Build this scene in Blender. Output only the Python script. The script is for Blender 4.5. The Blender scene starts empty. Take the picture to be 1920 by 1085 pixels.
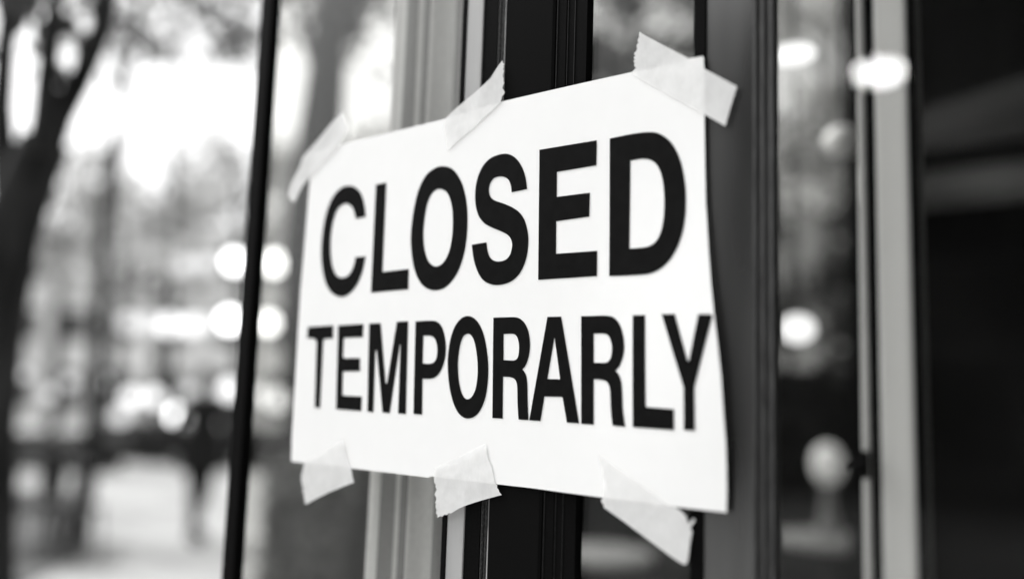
import bpy, bmesh, math, random
from mathutils import Vector, Matrix, geometry, noise

random.seed(7)
sc = bpy.context.scene
col = sc.collection
R = math.radians

# ------------------------------------------------------------------ camera
F_PX, W_PX, H_PX = 1654.0, 1920.0, 1085.0
D0 = 0.70                      # camera stands 0.7 m out from the face of the shopfront (plane y = 0)
EYE = Vector((0.0, -D0, 1.55))
wx = Vector((2002, 137, 1654)).normalized()
wz = Vector((440, 13540, -1654))
wz = (wz - wx * wz.dot(wx)).normalized()
wy = wz.cross(wx)
ROT = Matrix((wx, wy, wz))     # camera -> world


def ray(px, py):
    return ROT @ Vector((px - W_PX / 2, -(py - H_PX / 2), -F_PX))


def on_y(px, py, y=0.0):
    d = ray(px, py)
    return EYE + d * ((y - EYE.y) / d.y)


def at(px, py, depth):
    return EYE + ray(px, py) * (depth / F_PX)


def ground_at(px, depth):
    p = at(px, 700, depth)
    return Vector((p.x, p.y, 0.0))


cam_data = bpy.data.cameras.new('camera')
cam = bpy.data.objects.new('camera', cam_data)
col.objects.link(cam)
cam.matrix_world = Matrix.Translation(EYE) @ ROT.to_4x4()
cam_data.sensor_width = 36.0
cam_data.lens = 36.0 * F_PX / W_PX
cam_data.clip_start, cam_data.clip_end = 0.02, 600.0
FOCUS = 0.905
cam_data.dof.use_dof = True
cam_data.dof.focus_distance = FOCUS
cam_data.dof.aperture_fstop = (cam_data.lens * 1e-3) / (58.0 * FOCUS / F_PX)
cam_data.dof.aperture_blades = 0
sc.camera = cam

# ------------------------------------------------------------------ render settings
sc.view_settings.view_transform = 'Standard'
sc.view_settings.look = 'None'
sc.view_settings.exposure = 0.0
sc.render.engine = 'CYCLES'
sc.cycles.use_denoising = True
sc.cycles.max_bounces = 10
sc.cycles.transparent_max_bounces = 24
sc.cycles.sample_clamp_indirect = 4.0
sc.cycles.caustics_reflective = False
sc.cycles.caustics_refractive = False

# ------------------------------------------------------------------ light
SUN_EL, SUN_AZ = R(52), R(256)
SKY_GAIN = 2.38
world = bpy.data.worlds.new('World')
sc.world = world
world.use_nodes = True
nt = world.node_tree
nt.nodes.clear()
sky = nt.nodes.new('ShaderNodeTexSky')
sky.sky_type = 'NISHITA'
sky.sun_disc = False
sky.sun_elevation = SUN_EL
sky.sun_rotation = SUN_AZ
sky.air_density = 1.3
sky.dust_density = 4.0
bw = nt.nodes.new('ShaderNodeRGBToBW')
bg = nt.nodes.new('ShaderNodeBackground')
wo = nt.nodes.new('ShaderNodeOutputWorld')
bg.inputs['Strength'].default_value = 0.15
nt.links.new(sky.outputs[0], bw.inputs[0])
gain = nt.nodes.new('ShaderNodeMath')
gain.operation = 'MULTIPLY'
gain.inputs[1].default_value = SKY_GAIN
nt.links.new(bw.outputs[0], gain.inputs[0])
nt.links.new(gain.outputs[0], bg.inputs[0])
nt.links.new(bg.outputs[0], wo.inputs[0])

sun = bpy.data.lights.new('sun', 'SUN')
sun.energy = 2.0
sun.angle = R(14)
sun.color = (1.0, 1.0, 1.0)
so = bpy.data.objects.new('sun', sun)
col.objects.link(so)
sd = Vector((math.sin(SUN_AZ) * math.cos(SUN_EL), math.cos(SUN_AZ) * math.cos(SUN_EL), math.sin(SUN_EL)))
so.rotation_euler = sd.to_track_quat('Z', 'Y').to_euler()
so.location = sd * 20


# ------------------------------------------------------------------ materials
def new_mat(name):
    m = bpy.data.materials.new(name)
    m.use_nodes = True
    n = m.node_tree
    n.nodes.clear()
    out = n.nodes.new('ShaderNodeOutputMaterial')
    return m, n, out


TINT = (1.0, 1.0, 0.992)


def grey(v):
    return (v * TINT[0], v * TINT[1], v * TINT[2], 1)


def noisy(name, v0, v1, scale=8.0, rough=0.6, spec=0.3, stretch=(1, 1, 1), bump=0.0, detail=5.0, lo=0.35, hi=0.65,
          metallic=0.0, coat=0.0):
    """Principled with a noise-driven grey and an optional bump."""
    m, n, out = new_mat(name)
    p = n.nodes.new('ShaderNodeBsdfPrincipled')
    tc = n.nodes.new('ShaderNodeTexCoord')
    mp = n.nodes.new('ShaderNodeMapping')
    mp.inputs['Scale'].default_value = stretch
    t = n.nodes.new('ShaderNodeTexNoise')
    t.inputs['Scale'].default_value = scale
    t.inputs['Detail'].default_value = detail
    cr = n.nodes.new('ShaderNodeValToRGB')
    cr.color_ramp.elements[0].position = lo
    cr.color_ramp.elements[0].color = grey(v0)
    cr.color_ramp.elements[1].position = hi
    cr.color_ramp.elements[1].color = grey(v1)
    n.links.new(tc.outputs['Object'], mp.inputs[0])
    n.links.new(mp.outputs[0], t.inputs['Vector'])
    n.links.new(t.outputs['Fac'], cr.inputs[0])
    n.links.new(cr.outputs[0], p.inputs['Base Color'])
    p.inputs['Roughness'].default_value = rough
    p.inputs['Specular IOR Level'].default_value = spec
    p.inputs['Metallic'].default_value = metallic
    p.inputs['Coat Weight'].default_value = coat
    if bump:
        b = n.nodes.new('ShaderNodeBump')
        b.inputs['Strength'].default_value = bump
        b.inputs['Distance'].default_value = 0.002
        n.links.new(t.outputs['Fac'], b.inputs['Height'])
        n.links.new(b.outputs[0], p.inputs['Normal'])
    n.links.new(p.outputs[0], out.inputs[0])
    return m


def glass_mat(name, tint=0.95, ior=1.3, haze=0.0):
    """Thin pane: mirror reflection by Fresnel, the rest passes straight through."""
    m, n, out = new_mat(name)
    lw = n.nodes.new('ShaderNodeLayerWeight')
    lw.inputs['Blend'].default_value = .5
    pw = n.nodes.new('ShaderNodeMath')
    pw.operation = 'POWER'
    pw.inputs[1].default_value = 5.0
    fr = n.nodes.new('ShaderNodeMath')
    fr.operation = 'MULTIPLY_ADD'
    f0 = ((ior - 1) / (ior + 1)) ** 2
    fr.inputs[1].default_value = 1 - f0
    fr.inputs[2].default_value = f0
    n.links.new(lw.outputs['Facing'], pw.inputs[0])
    n.links.new(pw.outputs[0], fr.inputs[0])
    tr = n.nodes.new('ShaderNodeBsdfTransparent')
    tr.inputs[0].default_value = grey(tint)
    gl = n.nodes.new('ShaderNodeBsdfGlossy')
    gl.inputs['Roughness'].default_value = 0.0
    mx = n.nodes.new('ShaderNodeMixShader')
    n.links.new(fr.outputs[0], mx.inputs[0])
    n.links.new(tr.outputs[0], mx.inputs[1])
    n.links.new(gl.outputs[0], mx.inputs[2])
    n.links.new(mx.outputs[0], out.inputs[0])
    return m


def glow(name, strength):
    m, n, out = new_mat(name)
    e = n.nodes.new('ShaderNodeEmission')
    e.inputs[0].default_value = (1, 1, 1, 1)
    e.inputs[1].default_value = strength
    n.links.new(e.outputs[0], out.inputs[0])
    return m


M = {}
M['frame_face'] = noisy('charcoal_powder_coat', .0048, .0064, 900, .6, .01, bump=.03)
M['frame_black'] = noisy('black_powder_coat', .0035, .006, 600, .6, .015, bump=.03)
M['frame_edge'] = noisy('worn_metal_edge', .10, .45, 60, .4, .4, stretch=(1, 1, .25))  # pale colour painting the highlight along the stile edge
M['bead'] = noisy('bead_edge', .012, .02, 200, .5, .1)
M['gasket'] = noisy('rubber_gasket', .006, .035, 900, .8, .25, stretch=(1, 1, .4), bump=.6, lo=.45, hi=.62)
M['ribbed'] = noisy('ribbed_rubber', .02, .05, 500, .6, .35, stretch=(1, 1, .1), bump=.2)
M['pale_jamb'] = noisy('pale_painted_timber', .33, .43, 26, .6, .2, stretch=(1, 1, .06), bump=.1)
M['paper'] = noisy('white_paper', .875, .885, 40, .75, .1)
M['ink'] = noisy('black_print', .0065, .0085, 90, .7, .02)
M['glass'] = glass_mat('clear_glass')
M['glass_dark'] = glass_mat('dark_glass', .62, 1.25)
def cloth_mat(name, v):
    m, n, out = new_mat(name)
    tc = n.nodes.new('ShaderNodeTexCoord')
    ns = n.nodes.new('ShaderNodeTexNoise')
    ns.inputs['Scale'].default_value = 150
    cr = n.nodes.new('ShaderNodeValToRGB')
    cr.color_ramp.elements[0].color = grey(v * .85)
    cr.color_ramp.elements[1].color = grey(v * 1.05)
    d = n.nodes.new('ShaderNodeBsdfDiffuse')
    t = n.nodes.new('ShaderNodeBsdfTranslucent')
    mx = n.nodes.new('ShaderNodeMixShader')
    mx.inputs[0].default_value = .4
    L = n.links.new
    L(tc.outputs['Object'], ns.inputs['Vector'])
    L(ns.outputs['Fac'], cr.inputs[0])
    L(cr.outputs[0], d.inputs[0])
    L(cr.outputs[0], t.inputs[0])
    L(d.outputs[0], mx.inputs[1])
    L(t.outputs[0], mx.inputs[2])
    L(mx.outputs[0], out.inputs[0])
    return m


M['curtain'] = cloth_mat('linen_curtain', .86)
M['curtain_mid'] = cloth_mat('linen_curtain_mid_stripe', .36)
M['curtain_dark'] = cloth_mat('linen_curtain_dark_stripe', .17)  # darker copies of the linen for shade in the folds
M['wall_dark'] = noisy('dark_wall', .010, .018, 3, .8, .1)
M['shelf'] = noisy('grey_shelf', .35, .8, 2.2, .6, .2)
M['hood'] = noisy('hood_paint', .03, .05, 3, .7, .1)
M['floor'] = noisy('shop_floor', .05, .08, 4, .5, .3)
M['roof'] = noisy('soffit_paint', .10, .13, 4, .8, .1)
M['trunk'] = noisy('tree_bark', .014, .048, 9, .95, .1, stretch=(1, 1, .25), bump=.9)
M['trunk_dark'] = noisy('dark_tree_bark', .006, .02, 9, .95, .05, stretch=(1, 1, .25), bump=.9)
M['cable'] = noisy('cable_black', .01, .015, 20, .7, .2)
M['steel'] = noisy('dull_steel', .12, .2, 30, .45, .4)
M['coat_dark'] = noisy('dark_wool_coat', .006, .014, 60, .95, .05, bump=.3)
M['coat_mid'] = noisy('grey_jacket', .018, .03, 60, .95, .05, bump=.3)
M['trousers'] = noisy('dark_trousers', .008, .016, 60, .95, .05, bump=.3)
M['skin'] = noisy('skin', .28, .34, 40, .6, .3)
M['hair'] = noisy('dark_hair', .008, .02, 80, .7, .3, stretch=(1, 1, .1))
M['shoe'] = noisy('shoe_leather', .01, .02, 30, .5, .3)
M['bulb_bright'] = glow('lit_bulb_bright', 6.5)
M['bulb_mid'] = glow('lit_bulb_mid', 2.2)
M['bulb_soft'] = glow('lit_bulb_soft', 1.25)
M['opal'] = noisy('opal_glass', .7, .8, 10, .3, .4)
M['pendant'] = glow('lit_pendant_disc', 1.7)
M['pendant_globe'] = glow('lit_pendant_globe', 1.2)
M['street_globe'] = glow('lit_street_globe', 75.0)
M['ceramic'] = noisy('white_ceramic', .55, .68, 12, .4, .4)
M['lamp_globe'] = noisy('glowing_opal_globe', .75, .85, 10, .3, .4)
_p = [n_ for n_ in M['lamp_globe'].node_tree.nodes if n_.type == 'BSDF_PRINCIPLED'][0]
_p.inputs['Emission Color'].default_value = (1, 1, 1, 1)
_p.inputs['Emission Strength'].default_value = .2
M['bed'] = noisy('planting_bed_soil', .05, .16, 1.6, .95, .05, bump=.5)  # dark tone painted for the trees' shade on the ground
M['tabletop'] = noisy('grey_tabletop', .2, .3, 7, .5, .3)
M['chair'] = noisy('dark_chair', .012, .02, 15, .6, .2)
M['hedge'] = noisy('hedge_leaf', .022, .07, 3, .8, .2)


def leaf_mat(name, v0, v1):
    m, n, out = new_mat(name)
    oi = n.nodes.new('ShaderNodeNewGeometry')
    cr = n.nodes.new('ShaderNodeValToRGB')
    cr.color_ramp.elements[0].color = grey(v0)
    cr.color_ramp.elements[1].color = grey(v1)
    d = n.nodes.new('ShaderNodeBsdfDiffuse')
    t = n.nodes.new('ShaderNodeBsdfTranslucent')
    mx = n.nodes.new('ShaderNodeMixShader')
    mx.inputs[0].default_value = .48
    n.links.new(oi.outputs['Random Per Island'], cr.inputs[0])
    n.links.new(cr.outputs[0], d.inputs[0])
    n.links.new(cr.outputs[0], t.inputs[0])
    n.links.new(d.outputs[0], mx.inputs[1])
    n.links.new(t.outputs[0], mx.inputs[2])
    n.links.new(mx.outputs[0], out.inputs[0])
    return m


M['leaf'] = leaf_mat('leaves_mid', .05, .13)
M['leaf_pale'] = leaf_mat('leaves_pale', .4, .85)
M['leaf_mid'] = leaf_mat('leaves_grey', .10, .24)
M['leaf_dark'] = leaf_mat('leaves_dark', .02, .06)


def tape_mat():
    m, n, out = new_mat('masking_tape')
    tc = n.nodes.new('ShaderNodeTexCoord')
    mp = n.nodes.new('ShaderNodeMapping')
    mp.inputs['Scale'].default_value = (1, 1, .35)
    fine = n.nodes.new('ShaderNodeTexNoise')
    fine.inputs['Scale'].default_value = 420
    fine.inputs['Detail'].default_value = 6
    big = n.nodes.new('ShaderNodeTexNoise')
    big.inputs['Scale'].default_value = 70
    big.inputs['Detail'].default_value = 3
    add = n.nodes.new('ShaderNodeMath')
    add.operation = 'MULTIPLY_ADD'
    add.inputs[1].default_value = .5
    cr = n.nodes.new('ShaderNodeValToRGB')
    cr.color_ramp.elements[0].position = .45
    cr.color_ramp.elements[0].color = grey(.84)
    cr.color_ramp.elements[1].position = .95
    cr.color_ramp.elements[1].color = grey(.95)
    b = n.nodes.new('ShaderNodeBump')
    b.inputs['Strength'].default_value = .45
    b.inputs['Distance'].default_value = .001
    d = n.nodes.new('ShaderNodeBsdfDiffuse')
    t = n.nodes.new('ShaderNodeBsdfTransparent')
    mx = n.nodes.new('ShaderNodeMixShader')
    mx.inputs[0].default_value = .29
    L = n.links.new
    L(tc.outputs['Object'], mp.inputs[0])
    L(mp.outputs[0], fine.inputs['Vector'])
    L(tc.outputs['Object'], big.inputs['Vector'])
    L(fine.outputs['Fac'], add.inputs[0])
    L(big.outputs['Fac'], add.inputs[2])
    L(add.outputs[0], cr.inputs[0])
    L(add.outputs[0], b.inputs['Height'])
    L(cr.outputs[0], d.inputs[0])
    L(b.outputs[0], d.inputs['Normal'])
    L(d.outputs[0], mx.inputs[1])
    L(t.outputs[0], mx.inputs[2])
    L(mx.outputs[0], out.inputs[0])
    return m


M['tape'] = tape_mat()


def pavement_mat():
    m, n, out = new_mat('pavement_slabs')
    tc = n.nodes.new('ShaderNodeTexCoord')
    br = n.nodes.new('ShaderNodeTexBrick')
    br.inputs['Scale'].default_value = 1.0
    br.inputs['Brick Width'].default_value = .9
    br.inputs['Row Height'].default_value = .6
    br.inputs['Mortar Size'].default_value = .012
    br.inputs['Color1'].default_value = grey(.36)
    br.inputs['Color2'].default_value = grey(.43)
    br.inputs['Mortar'].default_value = grey(.2)
    ns = n.nodes.new('ShaderNodeTexNoise')
    ns.inputs['Scale'].default_value = .5
    ns.inputs['Detail'].default_value = 6
    mul = n.nodes.new('ShaderNodeMixRGB')
    mul.blend_type = 'MULTIPLY'
    mul.inputs[0].default_value = .75
    cr = n.nodes.new('ShaderNodeValToRGB')
    cr.color_ramp.elements[0].position = .3
    cr.color_ramp.elements[0].color = grey(.5)
    cr.color_ramp.elements[1].position = .6
    cr.color_ramp.elements[1].color = grey(1.0)
    p = n.nodes.new('ShaderNodeBsdfPrincipled')
    p.inputs['Roughness'].default_value = .75
    p.inputs['Specular IOR Level'].default_value = .3
    L = n.links.new
    L(tc.outputs['Object'], br.inputs['Vector'])
    L(tc.outputs['Object'], ns.inputs['Vector'])
    L(ns.outputs['Fac'], cr.inputs[0])
    L(br.outputs['Color'], mul.inputs[1])
    L(cr.outputs[0], mul.inputs[2])
    L(mul.outputs[0], p.inputs['Base Color'])
    L(p.outputs[0], out.inputs[0])
    return m


M['pavement'] = pavement_mat()


def satin_mat(name, diff, gloss, fac, rough):
    """Painted sheet under a thin lacquer that mirrors the street softly."""
    m, n, out = new_mat(name)
    tc = n.nodes.new('ShaderNodeTexCoord')
    ns = n.nodes.new('ShaderNodeTexNoise')
    ns.inputs['Scale'].default_value = 17
    ns.inputs['Detail'].default_value = 2
    mp = n.nodes.new('ShaderNodeMapping')
    mp.inputs['Scale'].default_value = (1, 1, .14)
    cr = n.nodes.new('ShaderNodeValToRGB')
    cr.color_ramp.elements[0].position, cr.color_ramp.elements[1].position = .32, .7
    cr.color_ramp.elements[0].color = grey(diff * .3)
    cr.color_ramp.elements[1].color = grey(diff * 1.6)  # tall streaks painted into the colour in place of soft reflections
    d = n.nodes.new('ShaderNodeBsdfDiffuse')
    g = n.nodes.new('ShaderNodeBsdfGlossy')
    g.inputs[0].default_value = grey(gloss)
    g.inputs['Roughness'].default_value = rough
    mx = n.nodes.new('ShaderNodeMixShader')
    mx.inputs[0].default_value = fac
    L = n.links.new
    L(tc.outputs['Object'], mp.inputs[0])
    L(mp.outputs[0], ns.inputs['Vector'])
    L(ns.outputs['Fac'], cr.inputs[0])
    L(cr.outputs[0], d.inputs[0])
    L(d.outputs[0], mx.inputs[1])
    L(g.outputs[0], mx.inputs[2])
    L(mx.outputs[0], out.inputs[0])
    return m


M['grey_panel'] = satin_mat('grey_lacquered_panel', .052, .7, .11, .15)
M['white_jamb'] = noisy('pale_painted_jamb', .50, .58, 14, .6, .1, stretch=(1, 1, .05))
M['rail'] = noisy('pale_painted_rail', .3, .55, 14, .5, .2, stretch=(1, 1, .12))


# ------------------------------------------------------------------ object helpers
def link(name, bm, mat, parent=None, smooth=False):
    me = bpy.data.meshes.new(name)
    bmesh.ops.recalc_face_normals(bm, faces=bm.faces)
    if smooth:
        for f in bm.faces:
            f.smooth = True
    bm.to_mesh(me)
    bm.free()
    for mm in (mat if isinstance(mat, (list, tuple)) else [mat]):
        me.materials.append(mm)
    o = bpy.data.objects.new(name, me)
    col.objects.link(o)
    if parent is not None:
        o.parent = parent
        o.matrix_parent_inverse = parent_inv(parent)
    return o


def parent_inv(p):
    m = Matrix.Translation(p.location) @ p.rotation_euler.to_matrix().to_4x4()
    return m.inverted()


def tag(o, label, cat, group=None, kind=None):
    o['label'] = label
    o['category'] = cat
    if group:
        o['group'] = group
    if kind:
        o['kind'] = kind
    return o


def thing(name, loc, label, cat, group=None):
    o = bpy.data.objects.new(name, None)
    o.empty_display_size = .1
    o.location = loc
    col.objects.link(o)
    return tag(o, label, cat, group)


def structure(name, bm, mat, label=None):
    o = link(name, bm, mat)
    o['kind'] = 'structure'
    o['label'] = label or name
    return o


def add_box(bm, x0, x1, y0, y1, z0, z1, bevel=0.0):
    vs = [bm.verts.new(p) for p in ((x0, y0, z0), (x1, y0, z0), (x1, y1, z0), (x0, y1, z0),
                                    (x0, y0, z1), (x1, y0, z1), (x1, y1, z1), (x0, y1, z1))]
    fs = [bm.faces.new([vs[i] for i in q]) for q in
          ((0, 3, 2, 1), (4, 5, 6, 7), (0, 1, 5, 4), (1, 2, 6, 5), (2, 3, 7, 6), (3, 0, 4, 7))]
    if bevel:
        es = set(e for f in fs for e in f.edges)
        bmesh.ops.bevel(bm, geom=list(es), offset=bevel, segments=2, affect='EDGES', profile=.5)


def box(x0, x1, y0, y1, z0, z1, bevel=0.0):
    bm = bmesh.new()
    add_box(bm, x0, x1, y0, y1, z0, z1, bevel)
    return bm


def add_tube(bm, pts, radii, seg=10, caps=True):
    pts = [Vector(p) for p in pts]
    rings = []
    for i, p in enumerate(pts):
        t = (pts[min(i + 1, len(pts) - 1)] - pts[max(i - 1, 0)]).normalized()
        if i == 0:
            a = t.orthogonal()
        else:
            a = a - t * a.dot(t)      # carry the frame along so the tube does not twist
        a.normalize()
        b = t.cross(a)
        r = radii[i] if hasattr(radii, '__len__') else radii
        rings.append([bm.verts.new(p + (a * math.cos(k * 2 * math.pi / seg) + b * math.sin(k * 2 * math.pi / seg)) * r)
                      for k in range(seg)])
    for i in range(len(rings) - 1):
        for k in range(seg):
            bm.faces.new((rings[i][k], rings[i][(k + 1) % seg], rings[i + 1][(k + 1) % seg], rings[i + 1][k]))
    if caps:
        bm.faces.new(rings[0][::-1])
        bm.faces.new(rings[-1])


def add_ball(bm, c, r, seg=16, squash=1.0):
    mat = Matrix.Translation(c) @ Matrix.Diagonal((r, r, r * squash, 1))
    bmesh.ops.create_uvsphere(bm, u_segments=seg, v_segments=max(6, seg // 2), radius=1, matrix=mat)


def add_lathe(bm, c, prof, seg=24):
    c = Vector(c)
    rings = []
    for r, z in prof:
        rings.append([bm.verts.new(c + Vector((math.cos(k * 2 * math.pi / seg) * r, math.sin(k * 2 * math.pi / seg) * r, z)))
                      for k in range(seg)])
    for i in range(len(rings) - 1):
        for k in range(seg):
            bm.faces.new((rings[i][k], rings[i][(k + 1) % seg], rings[i + 1][(k + 1) % seg], rings[i + 1][k]))
    bm.faces.new(rings[0][::-1])
    bm.faces.new(rings[-1])


def add_profile(bm, pts, z0, z1):
    """A vertical extrusion: pts are (x, y) steps of the front face from left to right; the back is closed."""
    n = len(pts)
    lo = [bm.verts.new((x, y, z0)) for x, y in pts]
    hi = [bm.verts.new((x, y, z1)) for x, y in pts]
    for i in range(n):
        j = (i + 1) % n
        bm.faces.new((lo[i], lo[j], hi[j], hi[i]))
    bm.faces.new(lo[::-1])
    bm.faces.new(hi)


# ------------------------------------------------------------------ the sheet of paper
XL, XR = on_y(565, 600).x, on_y(1350, 600).x
ZC = on_y(960, 560).z


def sstep(a, b, x):
    t = max(0.0, min(1.0, (x - a) / (b - a)))
    return t * t * (3 - 2 * t)


def lift(x, z):
    """How far the sheet stands off the door face."""
    u = (x - XL) / (XR - XL)
    v = (z - ZC) / (XR - XL)
    h = .0022
    h += .0062 * sstep(.72, 1.03, u) * math.exp(-((v + .10) / .22) ** 2)
    h += .0016 * math.sin(3.1 * u + 1.0) * math.exp(-(v / .3) ** 2)
    h += .0012 * sstep(.2, -.02, u)
    return h


def on_sheet(px, py, off=0.0):
    p = on_y(px, py, 0.0)
    for _ in range(6):
        p = on_y(px, py, -(lift(p.x, p.z) + off))
    return p


def catmull(pts):
    """pts: (x, y, flag) with flag 'c' on corners; smooth between corners."""
    n = len(pts)
    out = []
    for i in range(n):
        p1, p2 = pts[i], pts[(i + 1) % n]
        out.append((p1[0], p1[1]))
        if len(p1) > 2 and len(p2) > 2:
            continue
        p0 = p1 if len(p1) > 2 else pts[i - 1]
        p3 = p2 if len(p2) > 2 else pts[(i + 2) % n]
        for k in range(1, 5):
            t = k / 5
            q = []
            for a in (0, 1):
                m1 = (p2[a] - p0[a]) * .5
                m2 = (p3[a] - p1[a]) * .5
                q.append((2 * t ** 3 - 3 * t ** 2 + 1) * p1[a] + (t ** 3 - 2 * t ** 2 + t) * m1
                         + (-2 * t ** 3 + 3 * t ** 2) * p2[a] + (t ** 3 - t ** 2) * m2)
            out.append(tuple(q))
    return out


def sheet_mesh(loops_list, off, cell, tilt=None, jitter=0.0):
    """Fill outlines (each a list of loops, first the outside) lying on the sheet, cut into a fine grid so they follow its curl."""
    bm = bmesh.new()
    for loops in loops_list:
        l3 = []
        for lp in loops:
            l3.append([Vector((p.x, p.z, 0)) for p in (on_sheet(x, y, off) for x, y in lp)])
        tris = geometry.tessellate_polygon(l3)
        flat = [v for lp in l3 for v in lp]
        vs = [bm.verts.new((v.x, 0, v.y)) for v in flat]
        for t in tris:
            if len(set(t)) == 3:
                try:
                    bm.faces.new([vs[k] for k in t])
                except ValueError:
                    pass
    xs = [v.co.x for v in bm.verts]
    zs = [v.co.z for v in bm.verts]
    for axis, lo, hi in ((Vector((1, 0, 0)), min(xs), max(xs)), (Vector((0, 0, 1)), min(zs), max(zs))):
        k = math.floor(lo / cell) + 1
        while k * cell < hi:
            bmesh.ops.bisect_plane(bm, geom=bm.verts[:] + bm.edges[:] + bm.faces[:], dist=1e-6,
                                   plane_co=axis * (k * cell), plane_no=axis)
            k += 1
    for v in bm.verts:
        extra = 0.0
        if tilt:
            extra = tilt(v.co.x, v.co.z)
        v.co.y = -(lift(v.co.x, v.co.z) + off + extra)
    for f in bm.faces:
        f.normal_update()
        if f.normal.y > 0:
            f.normal_flip()
        f.smooth = True
    return bm


def link_raw(name, bm, mat, parent=None):
    me = bpy.data.meshes.new(name)
    bm.to_mesh(me)
    bm.free()
    me.materials.append(mat)
    o = bpy.data.objects.new(name, me)
    col.objects.link(o)
    if parent is not None:
        o.parent = parent
        o.matrix_parent_inverse = parent_inv(parent)
    return o


PAPER = [(583, 287), (632, 273.5), (680, 261), (760, 241.5), (832, 223.3), (940, 190.7), (1025, 171), (1110, 151.8),
         (1182, 136), (1250, 122), (1319.5, 107.3),
         (1320.5, 170), (1321, 240), (1322, 310), (1323.5, 380), (1328.5, 467), (1333, 530), (1339, 588), (1345, 640),
         (1352, 704), (1357, 780), (1360.8, 828), (1362.2, 870), (1362.8, 920), (1362, 960),
         (1315, 955), (1266, 949.5), (1200, 941.5), (1128, 931.8), (1060, 923), (998, 914.5), (940, 908), (880, 901.5),
         (815, 893.5), (813, 892.4), (806, 892.6), (803, 894.6), (801, 894.5), (740, 887), (660, 877.5), (580, 868.3), (551, 865.4), (546.5, 864), (546, 860),
         (547, 820), (550.5, 760), (554.5, 690), (559.8, 600), (563.3, 545), (569, 480), (574, 420), (578, 370), (581, 338)]

sign = thing('paper_sign', on_sheet(960, 560), 'white paper sheet printed CLOSED TEMPORARLY, taped across the black door frame', 'sign')
link_raw('sheet', sheet_mesh([[PAPER]], 0.0, .012), M['paper'], sign)


def tr(ox, oy, s, pts):
    return [((p[0] / s + ox, p[1] / s + oy) + tuple(p[2:])) for p in pts]


c = 'c'
ZA = (560, 240, 2.855)
ZB = (940, 240, 2.855)
ZS = (870, 270, 3.871)
ZT = (540, 570, 4.34)
ZR = (900, 580, 4.93)
ZD = (940, 570, 4.173)


def glyph(z, *loops):
    return [catmull(tr(z[0], z[1], z[2], lp)) for lp in loops]


CLOSED = [
    glyph(ZA, [(358, 474, c), (352, 415), (335, 355), (305, 320), (268, 309), (225, 322), (185, 365), (155, 430), (133, 520),
               (121, 640), (125, 740), (145, 830), (178, 882), (225, 903), (268, 888), (310, 840), (340, 770), (358, 686, c),
               (304, 691, c), (293, 740), (268, 785), (232, 801), (200, 785), (178, 730), (170, 645), (173, 570), (184, 500),
               (205, 440), (233, 411), (263, 406), (290, 431), (306, 486, c)]),
    glyph(ZA, [(413, 303, c), (469, 292, c), (448, 770, c), (589, 754, c), (586, 862, c), (387, 880, c)]),
    glyph(ZA, [(768, 205), (720, 220), (675, 262), (637, 345), (612, 460), (600, 580), (606, 685), (625, 775), (665, 843),
               (727, 868), (790, 848), (845, 780), (880, 690), (898, 590), (903, 480), (895, 380), (870, 288), (825, 222)],
          [(755, 325), (715, 347), (687, 410), (671, 505), (667, 590), (676, 662), (697, 717), (735, 741), (775, 718),
           (805, 660), (821, 580), (825, 490), (818, 410), (795, 348)]),
    glyph(ZS, [(457, 327, c), (345, 351, c), (340, 305), (325, 264), (300, 243), (262, 236), (220, 247), (192, 282), (181, 332),
               (190, 378), (220, 408), (290, 433), (355, 462), (405, 500), (440, 555), (462, 640), (466, 720), (455, 810),
               (430, 890), (390, 955), (330, 1002), (243, 1023), (170, 1008), (120, 965), (85, 890), (65, 810), (56, 730, c),
               (163, 713, c), (170, 770), (185, 815), (210, 842), (250, 852), (300, 840), (335, 800), (349, 735), (340, 690),
               (315, 658), (265, 632), (200, 605), (145, 573), (105, 520), (85, 450), (80, 380), (86, 300), (107, 220),
               (145, 148), (205, 95), (292, 71), (350, 85), (395, 125), (430, 190), (448, 255)]),
    glyph(ZB, [(204, 117, c), (511, 66, c), (508, 200, c), (297, 235, c), (296, 369, c), (474, 346, c), (470, 474, c),
               (293, 499, c), (292, 673, c), (513, 657, c), (511, 792, c), (197, 812, c)]),
    glyph(ZB, [(580, 57, c), (690, 34), (790, 22), (850, 33), (910, 80), (955, 165), (980, 275), (988, 380), (982, 490),
               (960, 590), (922, 675), (870, 738), (805, 775), (730, 786), (577, 792, c)],
          [(690, 175, c), (760, 164), (812, 178), (845, 220), (865, 290), (872, 390), (868, 480), (855, 550), (830, 603),
           (790, 632), (740, 641), (685, 645, c)]),
]
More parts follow.
